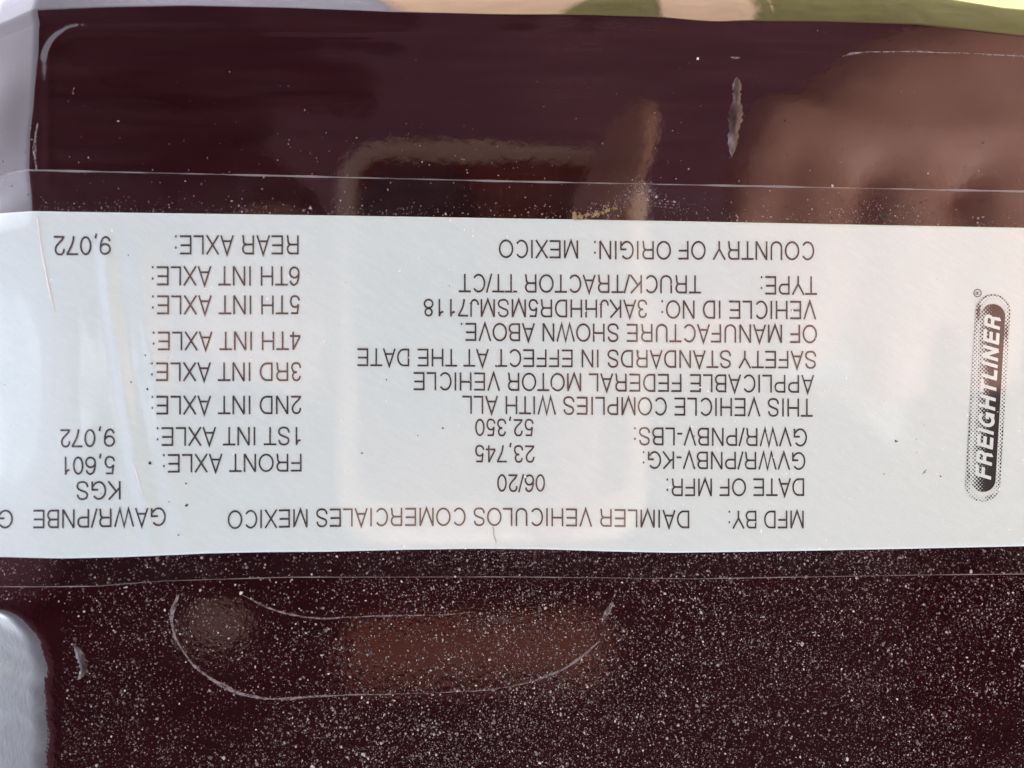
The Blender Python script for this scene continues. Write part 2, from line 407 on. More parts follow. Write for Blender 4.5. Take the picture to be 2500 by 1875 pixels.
def glyph(ch, s):
    """advance, ink left, ink right, strokes for a stroke weight s"""
    W = {'A': (667, 14, 654), 'B': (667, 74, 627), 'C': (722, 44, 681), 'D': (722, 81, 674), 'E': (667, 86, 616), 'F': (611, 86, 583), 'G': (778, 48, 704), 'H': (722, 77, 646),
         'I': (278, 105, 173), 'J': (500, 17, 428), 'K': (667, 76, 663), 'L': (556, 76, 537), 'M': (833, 73, 761), 'N': (722, 76, 646), 'O': (778, 39, 739), 'P': (667, 86, 622),
         'R': (722, 86, 660), 'S': (667, 49, 620), 'T': (611, 14, 597), 'U': (722, 79, 644), 'V': (667, 20, 647), 'W': (944, 16, 923), 'X': (667, 19, 648), 'Y': (667, 14, 653),
         '0': (556, 37, 519), '1': (556, 120, 350), '2': (556, 26, 507), '3': (556, 34, 522), '4': (556, 25, 523), '5': (556, 32, 514), '6': (556, 38, 518), '7': (556, 37, 523),
         '8': (556, 38, 517), '9': (556, 38, 518), ',': (278, 105, 173), '.': (278, 105, 173), ':': (278, 105, 173), '/': (278, -17, 295), '-': (333, 44, 289), ' ': (278, 0, 0)}
    adv, l, r = [q / 718.0 for q in W[ch]]
    h = s / 2; L, Q, B, T = l + h, r - h, h, 1 - h; m = (l + r) / 2; w = Q - L
    nx = lambda P: [(L + w * x, y) for x, y in P]
    e = [(.05, .5)]
    if ch == 'A': g = [[(L, 0), (m, 1), (Q, 0)], [(L + .19 * w, .31), (Q - .19 * w, .31)]]
    elif ch == 'B':
        x1, x2 = Q - .27, Q - .25
        g = [[(L, 0), (L, 1)], [(L, T)] + _arc(x1, (.53 + T) / 2, .22, (T - .53) / 2, 90, -90) + [(L, .53)], _arc(x2, (.53 + B) / 2, .25, (.53 - B) / 2, 90, -90) + [(L, B)]]
    elif ch == 'C': g = [_arc(m, .5, w / 2, .5 - h + .01, 38, 322)]
    elif ch == 'D': g = [[(L, 0), (L, 1)], [(L, T)] + _arc(Q - .40, .5, .40, .5 - h, 90, -90) + [(L, B)]]
    elif ch in 'EF':
        g = [[(L, 0), (L, 1)], [(L, T), (r, T)], [(L, .52), (r - .04, .52)]] + ([[(L, B), (r, B)]] if ch == 'E' else [])
    elif ch == 'G': g = [_arc(m, .5, w / 2, .5 - h + .01, 40, 330), [(Q, 0.02), (Q, .46), (m + .04, .46)]]
    elif ch == 'H': g = [[(L, 0), (L, 1)], [(Q, 0), (Q, 1)], [(L, .52), (Q, .52)]]
    elif ch == 'I': g = [[(m, 0), (m, 1)]]
    elif ch == 'J': g = [[(Q, 1), (Q, .28)] + _arc((L + Q) / 2, .28, w / 2, .28 - h + .01, 0, -180) + [(L, .33)]]
    elif ch == 'K': g = [[(L, 0), (L, 1)], [(Q - .03, 1), (L, .36)], [(L + .22, .56), (Q, 0)]]
    elif ch == 'L': g = [[(L, 1), (L, 0)], [(L, B), (r, B)]]
    elif ch == 'M': g = [[(L, 0), (L, 1)], [(L, 1), (m, .02), (Q, 1)], [(Q, 1), (Q, 0)]]
    elif ch == 'N': g = [[(L, 0), (L, 1)], [(L, 1), (Q, 0)], [(Q, 0), (Q, 1)]]
    elif ch == 'O': g = [_arc(m, .5, w / 2, .5 - h + .012, 0, 360)]
    elif ch in 'PR':
        y = .45 if ch == 'P' else .48
        x1 = Q - .25
        g = [[(L, 0), (L, 1)], [(L, T)] + _arc(x1, (y + T) / 2, .25 if ch == 'P' else .22, (T - y) / 2, 90, -90) + [(L, y)]]
        if ch == 'R': g.append(_spl([(x1, y), (x1 + .13, y - .05), (x1 + .18, y - .16), (x1 + .19, .18), (x1 + .21, .06), (x1 + .24, 0)], 4))
    elif ch == 'S': g = [_spl(nx([(.95, .71), (.90, .83), (.76, .93), (.5, .965), (.24, .93), (.09, .83), (.07, .71), (.17, .60), (.5, .52), (.84, .42), (.97, .27), (.88, .11), (.68, .045), (.5, .035), (.28, .05), (.10, .14), (.02, .31)]))]
    elif ch == 'T': g = [[(l, T), (r, T)], [(m, 0), (m, 1)]]
    elif ch == 'U': g = [[(L, 1), (L, .34)] + _arc(m, .34, w / 2, .34 - h + .01, 180, 360)[1:] + [(Q, 1)]]
    elif ch == 'V': g = [[(L, 1), (m, .01), (Q, 1)]]
    elif ch == 'W': g = [[(L, 1), (L + .27 * w, .01), (m, .98), (Q - .27 * w, .01), (Q, 1)]]
    elif ch == 'X': g = [[(L, 0), (Q, 1)], [(L, 1), (Q, 0)]]
    elif ch == 'Y': g = [[(L, 1), (m, .42), (Q, 1)], [(m, .44), (m, 0)]]
    elif ch == '0': g = [_arc(m, .49, w / 2, .49 - h + .01, 0, 360)]
    elif ch == '1': g = [[(Q, 0), (Q, .99)], _spl([(l, .73), (l + .13, .75), (Q - .05, .84), (Q - .01, .97)], 4)]
    elif ch == '2': g = [_spl(nx([(.04, .66), (.08, .81), (.25, .925), (.5, .95), (.78, .90), (.93, .73), (.85, .55), (.55, .36), (.22, .20), (.05, .04)])), [(L - .02, B), (r, B)]]
    elif ch == '3': g = [_spl(nx([(.06, .72), (.15, .87), (.32, .94), (.5, .955), (.75, .91), (.88, .74), (.76, .57), (.42, .52)])), _spl(nx([(.42, .52), (.78, .48), (.97, .29), (.87, .10), (.65, .04), (.48, .035), (.25, .06), (.09, .15), (.03, .29)]))]
    elif ch == '4': x = L + .74 * w; g = [[(x, 0), (x, .98)], [(x, .98), (L, .26)], [(L - .02, .24), (r, .24)]]
    elif ch == '5': g = [[(Q - .04, T - .01), (L + .22 * w, T - .01), (L + .10 * w, .47)], _spl(nx([(.10, .46), (.25, .57), (.5, .61), (.80, .55), (.97, .33), (.85, .10), (.62, .035), (.45, .035), (.22, .07), (.07, .17), (.02, .27)]))]
    elif ch in '69':
        g = [_arc(m, .32, w / 2, .32 - h, 0, 360), _spl(nx([(.95, .74), (.85, .88), (.65, .95), (.48, .955), (.2, .85), (.03, .58), (.0, .36)]))]
        if ch == '9': g = [[(l + r - x, .985 - y) for x, y in st] for st in g]
    elif ch == '7': g = [[(L - h, T - .01), (r, T - .01)], _spl([(r - .03, T - .02), (L + .58 * w, .50), (L + .42 * w, .22), (L + .36 * w, 0)])]
    elif ch == '8': g = [_arc(m, .745, w * .41, .255 - h, 0, 360), _arc(m, .275, w / 2, .275 - h + .01, 0, 360)]
    elif ch == ',': g = [[(m, .11), (m, 0), (m - .05, -.15)]]
    elif ch == '.': g = [[(m, .115), (m, 0)]]
    elif ch == ':': g = [[(m, .115), (m, 0)], [(m, .70), (m, .585)]]
    elif ch == '/': g = [[(l + h, -.02), (r - h, 1.01)]]
    elif ch == '-': g = [[(l, .34), (r, .34)]]
    else: g = []
    return adv, l, r, g

def lettering(s, weight, face=None, track=0.0):
    """flat stroke outlines of a string: vertices (x, y), a layer number per vertex, quads"""
    face = face or weight
    x = 0; V_, K_, F_ = [], [], []
    layer = 0
    for ch in s:
        adv, l, r, g = glyph(ch, face)
        for gi, st in enumerate(g):
            P_ = np.array(st, float) + [x, 0]
            closed = len(P_) > 3 and np.hypot(*(P_[0] - P_[-1])) < 1e-6
            n = len(P_)
            d = np.diff(P_, axis=0); d /= np.hypot(d[:, 0], d[:, 1])[:, None] + 1e-12
            base = len(V_)
            for i in range(n):
                if closed and i in (0, n - 1): a, c = d[-1], d[0]
                else: a, c = d[max(i - 1, 0)], d[min(i, n - 2)]
                na, nc = np.array([-a[1], a[0]]), np.array([-c[1], c[0]])
                b_ = na + nc; b_ /= np.hypot(*b_) + 1e-12
                k = min(1 / max(b_ @ na, .2), 2.6) * weight / 2
                V_.append(P_[i] + b_ * k); V_.append(P_[i] - b_ * k); K_ += [layer + gi] * 2
            for i in range(n - 1):
                F_.append((base + 2 * i, base + 2 * i + 1, base + 2 * i + 3, base + 2 * i + 2))
        x += adv + track
        layer = (layer + 4) % 8
    return np.array(V_), np.array(K_, float), np.array(F_)
STROKE = .106

def print_mesh(name, s, weight, place, off, mat, parent, face=None, track=0.0, lift=.0000025):
    V2, K2, F2 = lettering(s, weight, face, track)
    a0 = glyph(s[0], STROKE)[1]; V0, _, _ = lettering(s, STROKE, face or STROKE, track)
    x0, x1 = V0[:, 0].min(), V0[:, 0].max()
    u, v = place((V2[:, 0] - x0) / (x1 - x0), V2[:, 1])
    me = np_mesh(name, pts(u, v, T_LABEL + off + K2 * lift, buckle(u, v)), F2, False)
    bm = bmesh.new(); bm.from_mesh(me)
    for f in bm.faces:
        if f.normal.y > 0: f.normal_flip()
    bm.to_mesh(me); bm.free()
    return child(name, me, mat, parent)

def printed(s, u0, vb0, vc0, u1, vb1, vc1, bow=0.0):
    def place(t, r):
        vb = vb0 + (vb1 - vb0) * t + bow * 4 * t * (1 - t); vc = vc0 + (vc1 - vc0) * t + bow * 4 * t * (1 - t)
        return u0 + (u1 - u0) * t, vb + (vc - vb) * r
    return print_mesh('printed_line', s, STROKE, place, T_INK, M_ink, label)

LINES = [
 ('COUNTRY OF ORIGIN:', 1986.5, 590, 635.8, 1450, 588.5, 633.5), ('MEXICO', 1411, 587.6, 631.8, 1217.7, 585.5, 630.2),
 ('TYPE:', 1993.4, 675, 720.5, 1856, 674.5, 719.5), ('TRUCK/TRACTOR TT/CT', 1710.7, 673, 717, 1120, 669, 714),
 ('VEHICLE ID NO:', 1991.4, 735, 780, 1614, 733.5, 778), ('3AKJHHDR5MSMJ7118', 1579.3, 732.5, 776.8, 1034.4, 730, 773),
 ('OF MANUFACTURE SHOWN ABOVE.', 1993.4, 793.5, 838, 1124.7, 788.5, 832.5),
 ('SAFETY STANDARDS IN EFFECT AT THE DATE', 1991.4, 857.3, 900, 873, 850.4, 894),
 ('APPLICABLE FEDERAL MOTOR VEHICLE', 1986.5, 915.6, 959.3, 1010, 908.3, 952.7),
 ('THIS VEHICLE COMPLIES WITH ALL', 1983, 973.3, 1017.6, 1129, 966, 1010),
 ('GVWR/PNBV-LBS:', 1969, 1046, 1089.8, 1547.4, 1043, 1086.6), ('52,350', 1302.6, 1023.3, 1065.2, 1160, 1022.5, 1065),
 ('GVWR/PNBV-KG:', 1965, 1103.8, 1146.8, 1568.5, 1101.3, 1144), ('23,745', 1304.5, 1087.2, 1129.4, 1160, 1086.8, 1129),
 ('DATE OF MFR:', 1962, 1167.3, 1210.6, 1626.4, 1168, 1211), ('06/20', 1330.3, 1157.7, 1200.7, 1213.8, 1157.5, 1200.7),
 ('MFD BY:', 1960.9, 1246, 1289.4, 1777.8, 1246.5, 1290), ('DAIMLER VEHICULOS COMERCIALES MEXICO', 1682, 1246, 1289.5, 557, 1246, 1291, -7.0),
 ('REAR AXLE:', 730, 575.2, 622, 428.5, 575, 622), ('9,072', 274, 579, 624.5, 132, 576, 623.8),
 ('6TH INT AXLE:', 732, 650.8, 698, 372.7, 650.5, 697.5), ('5TH INT AXLE:', 733, 721.9, 767.8, 373.5, 721.5, 768),
 ('4TH INT AXLE:', 734.7, 809.7, 855, 375.8, 810, 855.5), ('3RD INT AXLE:', 735.9, 885, 930.5, 372, 885, 930.5),
 ('2ND INT AXLE:', 735.9, 966.2, 1010.8, 372.7, 966.2, 1012), ('1ST INT AXLE:', 734.7, 1042.3, 1086.4, 385.4, 1042.5, 1088.5),
 ('FRONT AXLE:', 737, 1107.6, 1151, 400.8, 1108, 1153.5), ('9,072', 282.4, 1047, 1091.5, 147, 1048, 1092.5),
 ('5,601', 282.4, 1113.5, 1158, 158.7, 1115, 1159.5), ('KGS', 295.9, 1174, 1219, 188, 1175, 1220),
 ('GAWR/PNBE', 406.5, 1238, 1283, 78, 1245.5, 1291), ('G', 23.8, 1247, 1292, -17, 1248, 1293),
]
for L in LINES: printed(*L)

# --- emblem: a leaning pill printed in halftone
EA, EB = np.array([2397.5, 1182.0]), np.array([2422.0, 761.0])      # centres of the two round ends of the outer outline
ax = (EB - EA) / np.linalg.norm(EB - EA); perp = np.array([-ax[1], ax[0]])   # perp points to the letters' foot (image right)
ELEN = float(np.linalg.norm(EB - EA))
def emb(s, t):
    """s along the pill in drawing units from its first round end, t across"""
    s = np.asarray(s, float); t = np.asarray(t, float)
    return EA[0] + ax[0] * s + perp[0] * t, EA[1] + ax[1] * s + perp[1] * t

def halftone(name, dark_ends):
    m, nt, b = material(name, (.03, .03, .03), .45, .3, 0, 1.0, .06)
    vo = nt.nodes.new('ShaderNodeTexVoronoi'); vo.inputs['Scale'].default_value = 1.0; vo.inputs['Randomness'].default_value = 0.0
    nt.links.new(obj_coords(nt, (1 / (6.8 * UNIT), 1e-3, 1 / (6.8 * UNIT)), (0, R(45), 0)), vo.inputs['Vector'])
    at = nt.nodes.new('ShaderNodeAttribute'); at.attribute_name = 'tone'
    nz = tex_noise(nt, 900, 2, .5, obj_coords(nt))
    ma = nt.nodes.new('ShaderNodeMath'); ma.operation = 'MULTIPLY_ADD'; ma.inputs[1].default_value = .25
    nt.links.new(nz.outputs[0], ma.inputs[0]); nt.links.new(at.outputs['Fac'], ma.inputs[2])
    sb = nt.nodes.new('ShaderNodeMath'); sb.operation = 'SUBTRACT'
    nt.links.new(ma.outputs[0], sb.inputs[0]); nt.links.new(vo.outputs['Distance'], sb.inputs[1])
    rp = tex_ramp(nt, sb.outputs[0], [(0.10, (.615, .772, .778)), (.24, dark_ends)])
    nt.links.new(rp.outputs[0], b.inputs['Base Color'])
    return m
M_half = halftone('halftone_print', (.018, .014, .017))

def pill(name, r_out, s0, s1, tone, r_in=None, off=0.0, parent=None, mat=None, dt=0.0):
    """filled pill (or a ring) with a printed tone per point; s0, s1: the centres of its round ends"""
    nth = 40; outline = []
    for k in range(nth + 1):
        a = -math.pi / 2 + math.pi * k / nth
        outline.append(('b', math.cos(a), math.sin(a)))
    def ring(r):
        pts_ = []
        for k in range(25): # far end
            a = math.pi / 2 - math.pi * k / 24; pts_.append((s1 + r * math.cos(a), r * math.sin(a) + dt))
        for k in range(1, 24): pts_.append((s1 + (s0 - s1) * k / 24, -r + dt))
        for k in range(25):
            a = -math.pi / 2 - math.pi * k / 24; pts_.append((s0 + r * math.cos(a), r * math.sin(a) + dt))
        for k in range(1, 24): pts_.append((s0 + (s1 - s0) * k / 24, r + dt))
        return np.array(pts_)
    radii = np.linspace(r_in if r_in is not None else .3, r_out, 3 if r_in is not None else 14)
    rings = np.stack([ring(r) for r in radii])          # k, n, 2
    n = rings.shape[1]
    S, Tt = rings[..., 0], rings[..., 1]
    u, v = emb(S, Tt)
    Pq = pts(u, v, T_LABEL + T_INK + off, buckle(u, v))
    i = np.arange(len(radii) - 1)[:, None] * n; j = np.arange(n)[None]; j2 = (j + 1) % n
    F = np.stack([i + j, i + j2, i + n + j2, i + n + j], -1).reshape(-1, 4)
    me = np_mesh(name, Pq.reshape(-1, 3), F, False)
    at = me.attributes.new('tone', 'FLOAT', 'POINT'); at.data.foreach_set('value', tone(S, Tt).astype(np.float32).ravel())
    return child(name, me, mat or M_half, parent if parent is not None else label)

emblem = pill('emblem', 42.5, 0, ELEN, lambda s, t: .40 + .08 * np.sin(s / 60.0) + 0 * t, 38.5)
pill('emblem_rim', 38.5, 0, ELEN, lambda s, t: .16 + .16 * (t < -31) + .16 * (t > 32) + .3 * sstep(np.abs((s + t * .7 - 395)), 32, 8) + .24 * sstep(np.abs((s + t * .9 + 12)), 22, 6), 30.5, 0, emblem)
pill('emblem_field', 30.5, 12, ELEN - 12, lambda s, t: .50 + .012 * (t + 12) + .10 * sstep(s, 250, 420) + .3 * sstep(t, 14, 26), None, .00001, emblem)
# lettering along the pill, leaning, feet towards the image right
def emblem_text(name, weight, mat, off):
    def place(t, r): return emb(14 + 392 * t + 9 * r, 19.0 - r * 39.0)
    return print_mesh(name, 'FREIGHTLINER', weight, place, off, mat, emblem, .20, .03, .000001)
emblem_text('emblem_letter_outline', .36, M_ink, .00003)
emblem_text('emblem_lettering', .215, M_letter, .00005)
# registered mark
def registered():
    bm = bmesh.new()
    cu, cv = 2384.6, 716.0
    def q(a, r): return Vector(pts(np.array(cu + r * math.cos(a)), np.array(cv + r * math.sin(a)), T_LABEL + T_INK, 0).tolist())
    N = 24
    a = [bm.verts.new(q(2 * math.pi * k / N, 10)) for k in range(N)]; c = [bm.verts.new(q(2 * math.pi * k / N, 7.9)) for k in range(N)]
    for k in range(N): bm.faces.new((a[k], a[(k + 1) % N], c[(k + 1) % N], c[k]))
    me = bpy.data.meshes.new('r'); bm.to_mesh(me); bm.free()
    V2, K2, F2 = lettering('R', .16)
    V2 = V2 - (V2.max(0) + V2.min(0)) / 2
    u = cu + ax[0] * V2[:, 0] * 9 - perp[0] * V2[:, 1] * 9; v = cv + ax[1] * V2[:, 0] * 9 - perp[1] * V2[:, 1] * 9
    t = np_mesh('t', pts(u, v, T_LABEL + T_INK + K2 * .0000025, 0), F2, False)
    bm = bmesh.new(); bm.from_mesh(me); bm.from_mesh(t)
    for f in bm.faces:
        f.normal_update()
        if f.normal.y > 0: f.normal_flip()
    bm.to_mesh(me); bm.free(); me.name = 'registered_mark'
    return child('registered_mark', me, M_ink, emblem)
registered()

# crease lines standing up in the label's clear face
def ribbon(name, path, wid, off, mat, parent, dome=.00004, conv=None, wob=.25, seed=1):
    """a thin raised streak along a path of (u, v) with its own width per point"""
    g = np.random.default_rng(seed)
    path = np.array(path, float); wid = np.array(wid, float)
    d = np.r_[0, np.cumsum(np.hypot(*np.diff(path, axis=0).T))]
    n = max(12, int(d[-1] / 5)); q = np.linspace(0, d[-1], n)
    # smooth the path by sampling it finely and averaging
    u = np.interp(q, d, path[:, 0]); v = np.interp(q, d, path[:, 1]); ww = np.interp(q, d, wid)
    for _ in range(6):
        u[1:-1] = (u[:-2] + 2 * u[1:-1] + u[2:]) / 4; v[1:-1] = (v[:-2] + 2 * v[1:-1] + v[2:]) / 4
    ww = ww * (1 + wob * (np.sin(q / 13 + g.uniform(0, 6)) * .6 + np.sin(q / 31 + g.uniform(0, 6)) * .6) + wob * .5 * g.standard_normal(n))
    ww = np.clip(ww, .4, None); ww[0] = ww[-1] = .3
    du_ = np.gradient(u); dv_ = np.gradient(v); L = np.hypot(du_, dv_) + 1e-9
    nu_, nv_ = -dv_ / L, du_ / L
    wb = wob * 1.2 * (np.sin(q / 19 + g.uniform(0, 6)) + np.sin(q / 43 + g.uniform(0, 6)))
    cs = np.array([-1, -.5, 0, .5, 1]); hs = np.array([0, .75, 1, .75, 0])
    UU = u[None] + (cs[:, None] * ww / 2 + wb) * nu_; VVv = v[None] + (cs[:, None] * ww / 2 + wb) * nv_
    ex = conv(UU, VVv) if conv is not None else 0
    Pq = pts(UU, VVv, off + hs[:, None] * dome, ex)
    me = np_mesh(name, Pq.reshape(-1, 3), grid_faces(5, n))
    if parent is label: return child(name, me, mat, label)
    return new_obj(name, me, mat, parent)
ribbon('crease', [(93, 530), (96, 560), (101, 610), (108, 650), (115, 690), (124, 730), (133, 764)], [3, 3, 3.5, 4.5, 4.5, 3, 1], T_LABEL + .00002, M_crease, label, .00006, buckle, .12, 3)
ribbon('crease', [(326, 1120), (335, 1150), (344, 1180), (352, 1208)], [1, 4, 3.5, 1], T_LABEL + .00002, M_crease, label, .00004, buckle, .1, 4)

# ------------------------------------------------------------------ marks on the paint, and mirrored bright edges drawn as pale ribbons
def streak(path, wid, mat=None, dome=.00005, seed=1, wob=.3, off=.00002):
    return ribbon('residue_glint_streak', path, wid, off, mat or M_resid_glint, panel, dome, None, wob, seed)
streak([(436, 1452), (424, 1478), (418, 1510), (428, 1560), (470, 1622), (520, 1662), (580, 1692), (640, 1705), (700, 1706), (770, 1700), (860, 1696), (960, 1694)], [6, 11, 8, 4.5, 6, 7.5, 8, 7, 6, 4.5, 3.5, 2], seed=5, off=.00003)  # oval outline: lit edges of the mirror image, painted as a pale ribbon
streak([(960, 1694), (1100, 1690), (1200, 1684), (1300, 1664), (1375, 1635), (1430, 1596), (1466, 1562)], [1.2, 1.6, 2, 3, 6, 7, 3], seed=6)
streak([(590, 1452), (640, 1478), (690, 1496), (740, 1506), (800, 1510), (860, 1506)], [2, 4, 5, 5, 4, 2], seed=7)  # inner lit edge of the oval, also a painted glint
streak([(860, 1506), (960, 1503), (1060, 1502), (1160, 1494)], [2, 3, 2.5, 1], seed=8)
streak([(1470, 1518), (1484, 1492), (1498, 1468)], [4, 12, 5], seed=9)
streak([(2056, 138), (2075, 131), (2120, 128), (2180, 126), (2240, 126), (2300, 128), (2360, 131), (2430, 134), (2500, 138), (2600, 142)], [1.2, 4, 3, 2.6, 2.6, 2.2, 2.2, 2.2, 2.6, 2.6], seed=10, wob=.4)  # thin pale wavy line
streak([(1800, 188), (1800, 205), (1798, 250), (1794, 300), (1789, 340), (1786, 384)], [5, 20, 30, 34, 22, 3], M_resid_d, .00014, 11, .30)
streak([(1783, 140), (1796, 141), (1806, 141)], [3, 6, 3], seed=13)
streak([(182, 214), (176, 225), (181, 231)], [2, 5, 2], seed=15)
streak([(92, 300), (86, 330), (84, 370), (90, 420)], [3, 6, 9, 3], seed=16)  # highlight along the side fold, painted as a pale ribbon
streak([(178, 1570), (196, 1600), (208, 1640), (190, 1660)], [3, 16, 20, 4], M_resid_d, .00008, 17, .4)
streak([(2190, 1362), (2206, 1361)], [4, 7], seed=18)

# ------------------------------------------------------------------ loose dust and grit
ico = bmesh.new(); bmesh.ops.create_icosphere(ico, subdivisions=1, radius=1.0)
IV = np.array([v.co[:] for v in ico.verts]); IF = np.array([[v.index for v in f.verts] for f in ico.faces]); ico.free()
def grains(name, u, v, size, mat, off=0.0, flat=.7, extra=None):
    n = len(u)
    base = pts(u, v, off, extra if extra is not None else 0.0)
    s = size * UNIT / 2
    jit = 1 + .35 * rng.standard_normal((n, len(IV), 1))
    jit = np.clip(jit, .35, 1.7)
    sh = np.stack([rng.uniform(.6, 1.35, n), np.full(n, flat), rng.uniform(.7, 1.5, n)], -1)
    q = IV[None] * jit * (s[:, None] * sh)[:, None, :]
    P_ = base[:, None, :] + q; P_[..., 1] -= (s * flat * .5)[:, None]
    F = (IF[None] + (np.arange(n) * len(IV))[:, None, None]).reshape(-1, 3)
    me = np_mesh(name, P_.reshape(-1, 3), F, False)
    at = me.attributes.new('tone', 'FLOAT', 'POINT'); at.data.foreach_set('value', np.repeat(rng.uniform(0, 1, n), len(IV)).astype(np.float32))
    return new_obj(name, me, mat)
def on_label(u, v): return (v > top_edge(u)) & (v < low_edge(u))
# thick on the paint past the label's printed head, thin elsewhere
n = 80000
u = rng.uniform(-40, 2560, n); v = rng.uniform(1335, 1920, n)
keep = (v > low_edge(u) + 2) & ~((u < 150) & (v > 1470))
dens = (.55 + .45 * sstep(u, 500, 1300)) * np.clip(.85 + .28 * lumps(u, v, 31, 420) + .22 * lumps(u * .5, v * 2, 33, 130), .12, 1.5)
keep &= rng.uniform(0, 1, n) < dens * .52
u, v = u[keep], v[keep]
s = np.clip(rng.lognormal(math.log(2.05), .44, len(u)), 1.0, 9)
d1 = grains('dust', u, v, s, M_dust, .0)
tag(d1, 'pale dust grains scattered thickly over the maroon paint beside the label', 'dust', kind='stuff')
n = 60000
um = rng.uniform(-40, 2560, n); vm = rng.uniform(1335, 1920, n)
km = (vm > low_edge(um) + 2) & ~((um < 150) & (vm > 1470)) & (rng.uniform(0, 1, n) < np.clip(.6 + .35 * lumps(um, vm, 51, 500), .05, 1) * (.5 + .5 * sstep(um, 300, 1200)))
dm = grains('dust', um[km], vm[km], np.clip(rng.lognormal(math.log(1.15), .25, km.sum()), .7, 2), M_dust, .0)
tag(dm, 'fine mist of dust over the maroon paint beside the lower clear film edge', 'dust', kind='stuff')
n = 2600
u2 = rng.uniform(-40, 2560, n); v2 = rng.uniform(60, 552, n)
pr = sstep(v2, 120, 500) * (.35 + .65 * np.exp(-((u2 - 1150) / 650.0) ** 2)) * .5 + .02
k = (rng.uniform(0, 1, n) < pr) & (v2 < top_edge(u2) - 2)
u2, v2 = u2[k], v2[k]
uc = rng.normal(1560, 60, 420); vc = 505 - 45 * np.exp(-((uc - 1565) / 45.0) ** 2) + rng.normal(0, 12, 420); kk = vc < top_edge(uc) - 3
ud = rng.normal(2145, 70, 260); vd = rng.normal(512, 22, 260); kd = vd < top_edge(ud) - 3
ue = rng.uniform(90, 2500, 700); ve = top_edge(ue) - 3 - np.abs(rng.normal(0, 16, 700)); 
u2 = np.r_[u2, uc[kk], ud[kd], ue]; v2 = np.r_[v2, vc[kk], vd[kd], ve]
s = np.clip(rng.lognormal(math.log(2.0), .4, len(u2)), 1.2, 8)
d2 = grains('dust', u2, v2, s, M_dust, .00003)
tag(d2, 'sparse pale dust specks on the maroon paint between the label and the turned edge', 'dust', kind='stuff')
n = 1800
u3 = rng.uniform(-20, 2540, n); v3 = rng.uniform(520, 1362, n)
k = on_label(u3, v3) & (rng.uniform(0, 1, n) < .25 + .75 * sstep(u3, 600, 2300) * sstep(v3, 560, 1250))
u3, v3 = u3[k], v3[k]
d3 = grains('dust', u3, v3, np.clip(rng.lognormal(math.log(2.3), .35, len(u3)), 1.2, 6), material('dust_white', (.93, .93, .95), .4, .5)[0], T_LABEL, .7, buckle(u3, v3))
tag(d3, 'fine sparkling white dust lying on the white label', 'dust', kind='stuff')
# tan grit crumbs by the label's edge, dark specks on the label
t = rng.uniform(0, 1, 110)
u4 = 1400 + 100 * t + rng.normal(0, 5, 110); v4 = 531 - 25 * t ** 1.6 + rng.normal(0, 4, 110)
d4 = grains('grit', u4, v4, np.clip(rng.lognormal(math.log(3.6), .45, 110), 1.5, 9), M_grit, .00003)
tag(d4, 'tan grit crumbs caught along the edge of the white label', 'grit', kind='stuff')
us = np.r_[rng.uniform(100, 2480, 34), [2187, 2184, 2190, 2256, 2259, 2252, 2295, 884, 1082, 358, 362, 368, 456, 458, 2155, 2158, 2152, 2161]]
vs_ = np.r_[rng.uniform(570, 1330, 34), [1077, 1076.5, 1077.5, 1152, 1148, 1155, 1163, 1106, 1045, 868, 950, 1130, 1180, 1232, 529, 533, 531, 527]]
sz = np.r_[np.clip(rng.lognormal(math.log(2.0), .4, 34), 1.2, 4), [4, 4, 4, 4, 3, 3, 4, 5, 4, 4, 4, 5, 5, 5, 13, 10, 11, 8]]
d5 = grains('grit', us, vs_, sz, M_speck, np.where(on_label(us, vs_), T_LABEL, .00004), .5, np.where(on_label(us, vs_), buckle(us, vs_), 0))
tag(d5, 'few dark dirt specks scattered on the white label', 'grit', kind='stuff')
hair = ribbon('fibre', [(1203, 1284), (1208, 1294), (1203, 1303), (1206, 1312), (1214, 1318), (1211, 1326)], [.9] * 6, T_LABEL + .00002, M_speck, None, .00004, buckle, .05, 20)
tag(hair, 'tiny curled dark fibre lying on the white label below the printed rows', 'fibre')

# ------------------------------------------------------------------ what stands before the panel and mirrors in it: the phone and the person holding it
def rounded_box(name, c, sx, sy, sz, r, mat, parent=None, bevel=None):
    """a slab with round corners in the x-z plane and softened rims"""
    bm = bmesh.new(); N = 8; ring = []
    for cx, cz, a0 in ((1, 1, 0), (-1, 1, 90), (-1, -1, 180), (1, -1, 270)):
        for k in range(N + 1):
            a = R(a0 + 90 * k / N); ring.append((cx * (sx / 2 - r) + r * math.cos(a), cz * (sz / 2 - r) + r * math.sin(a)))
    bv = bevel or sy * .3
    levels = [(-sy / 2, bv), (-sy / 2 + bv * .3, bv * .3), (-sy / 2 + bv, 0), (sy / 2 - bv, 0), (sy / 2 - bv * .3, bv * .3), (sy / 2, bv)]
    rows = []
    for y, ins in levels:
        fx, fz = (sx / 2 - ins) / (sx / 2), (sz / 2 - ins) / (sz / 2)
        rows.append([bm.verts.new((c[0] + x * fx, c[1] + y, c[2] + z * fz)) for x, z in ring])
    n = len(ring)
    for a, b_ in zip(rows, rows[1:]):
        for k in range(n): bm.faces.new((a[k], a[(k + 1) % n], b_[(k + 1) % n], b_[k]))
    bm.faces.new(rows[0][::-1]); bm.faces.new(rows[-1])
    bmesh.ops.recalc_face_normals(bm, faces=bm.faces[:])
    me = bpy.data.meshes.new(name); bm.to_mesh(me); bm.free()
    return new_obj(name, me, mat, parent)

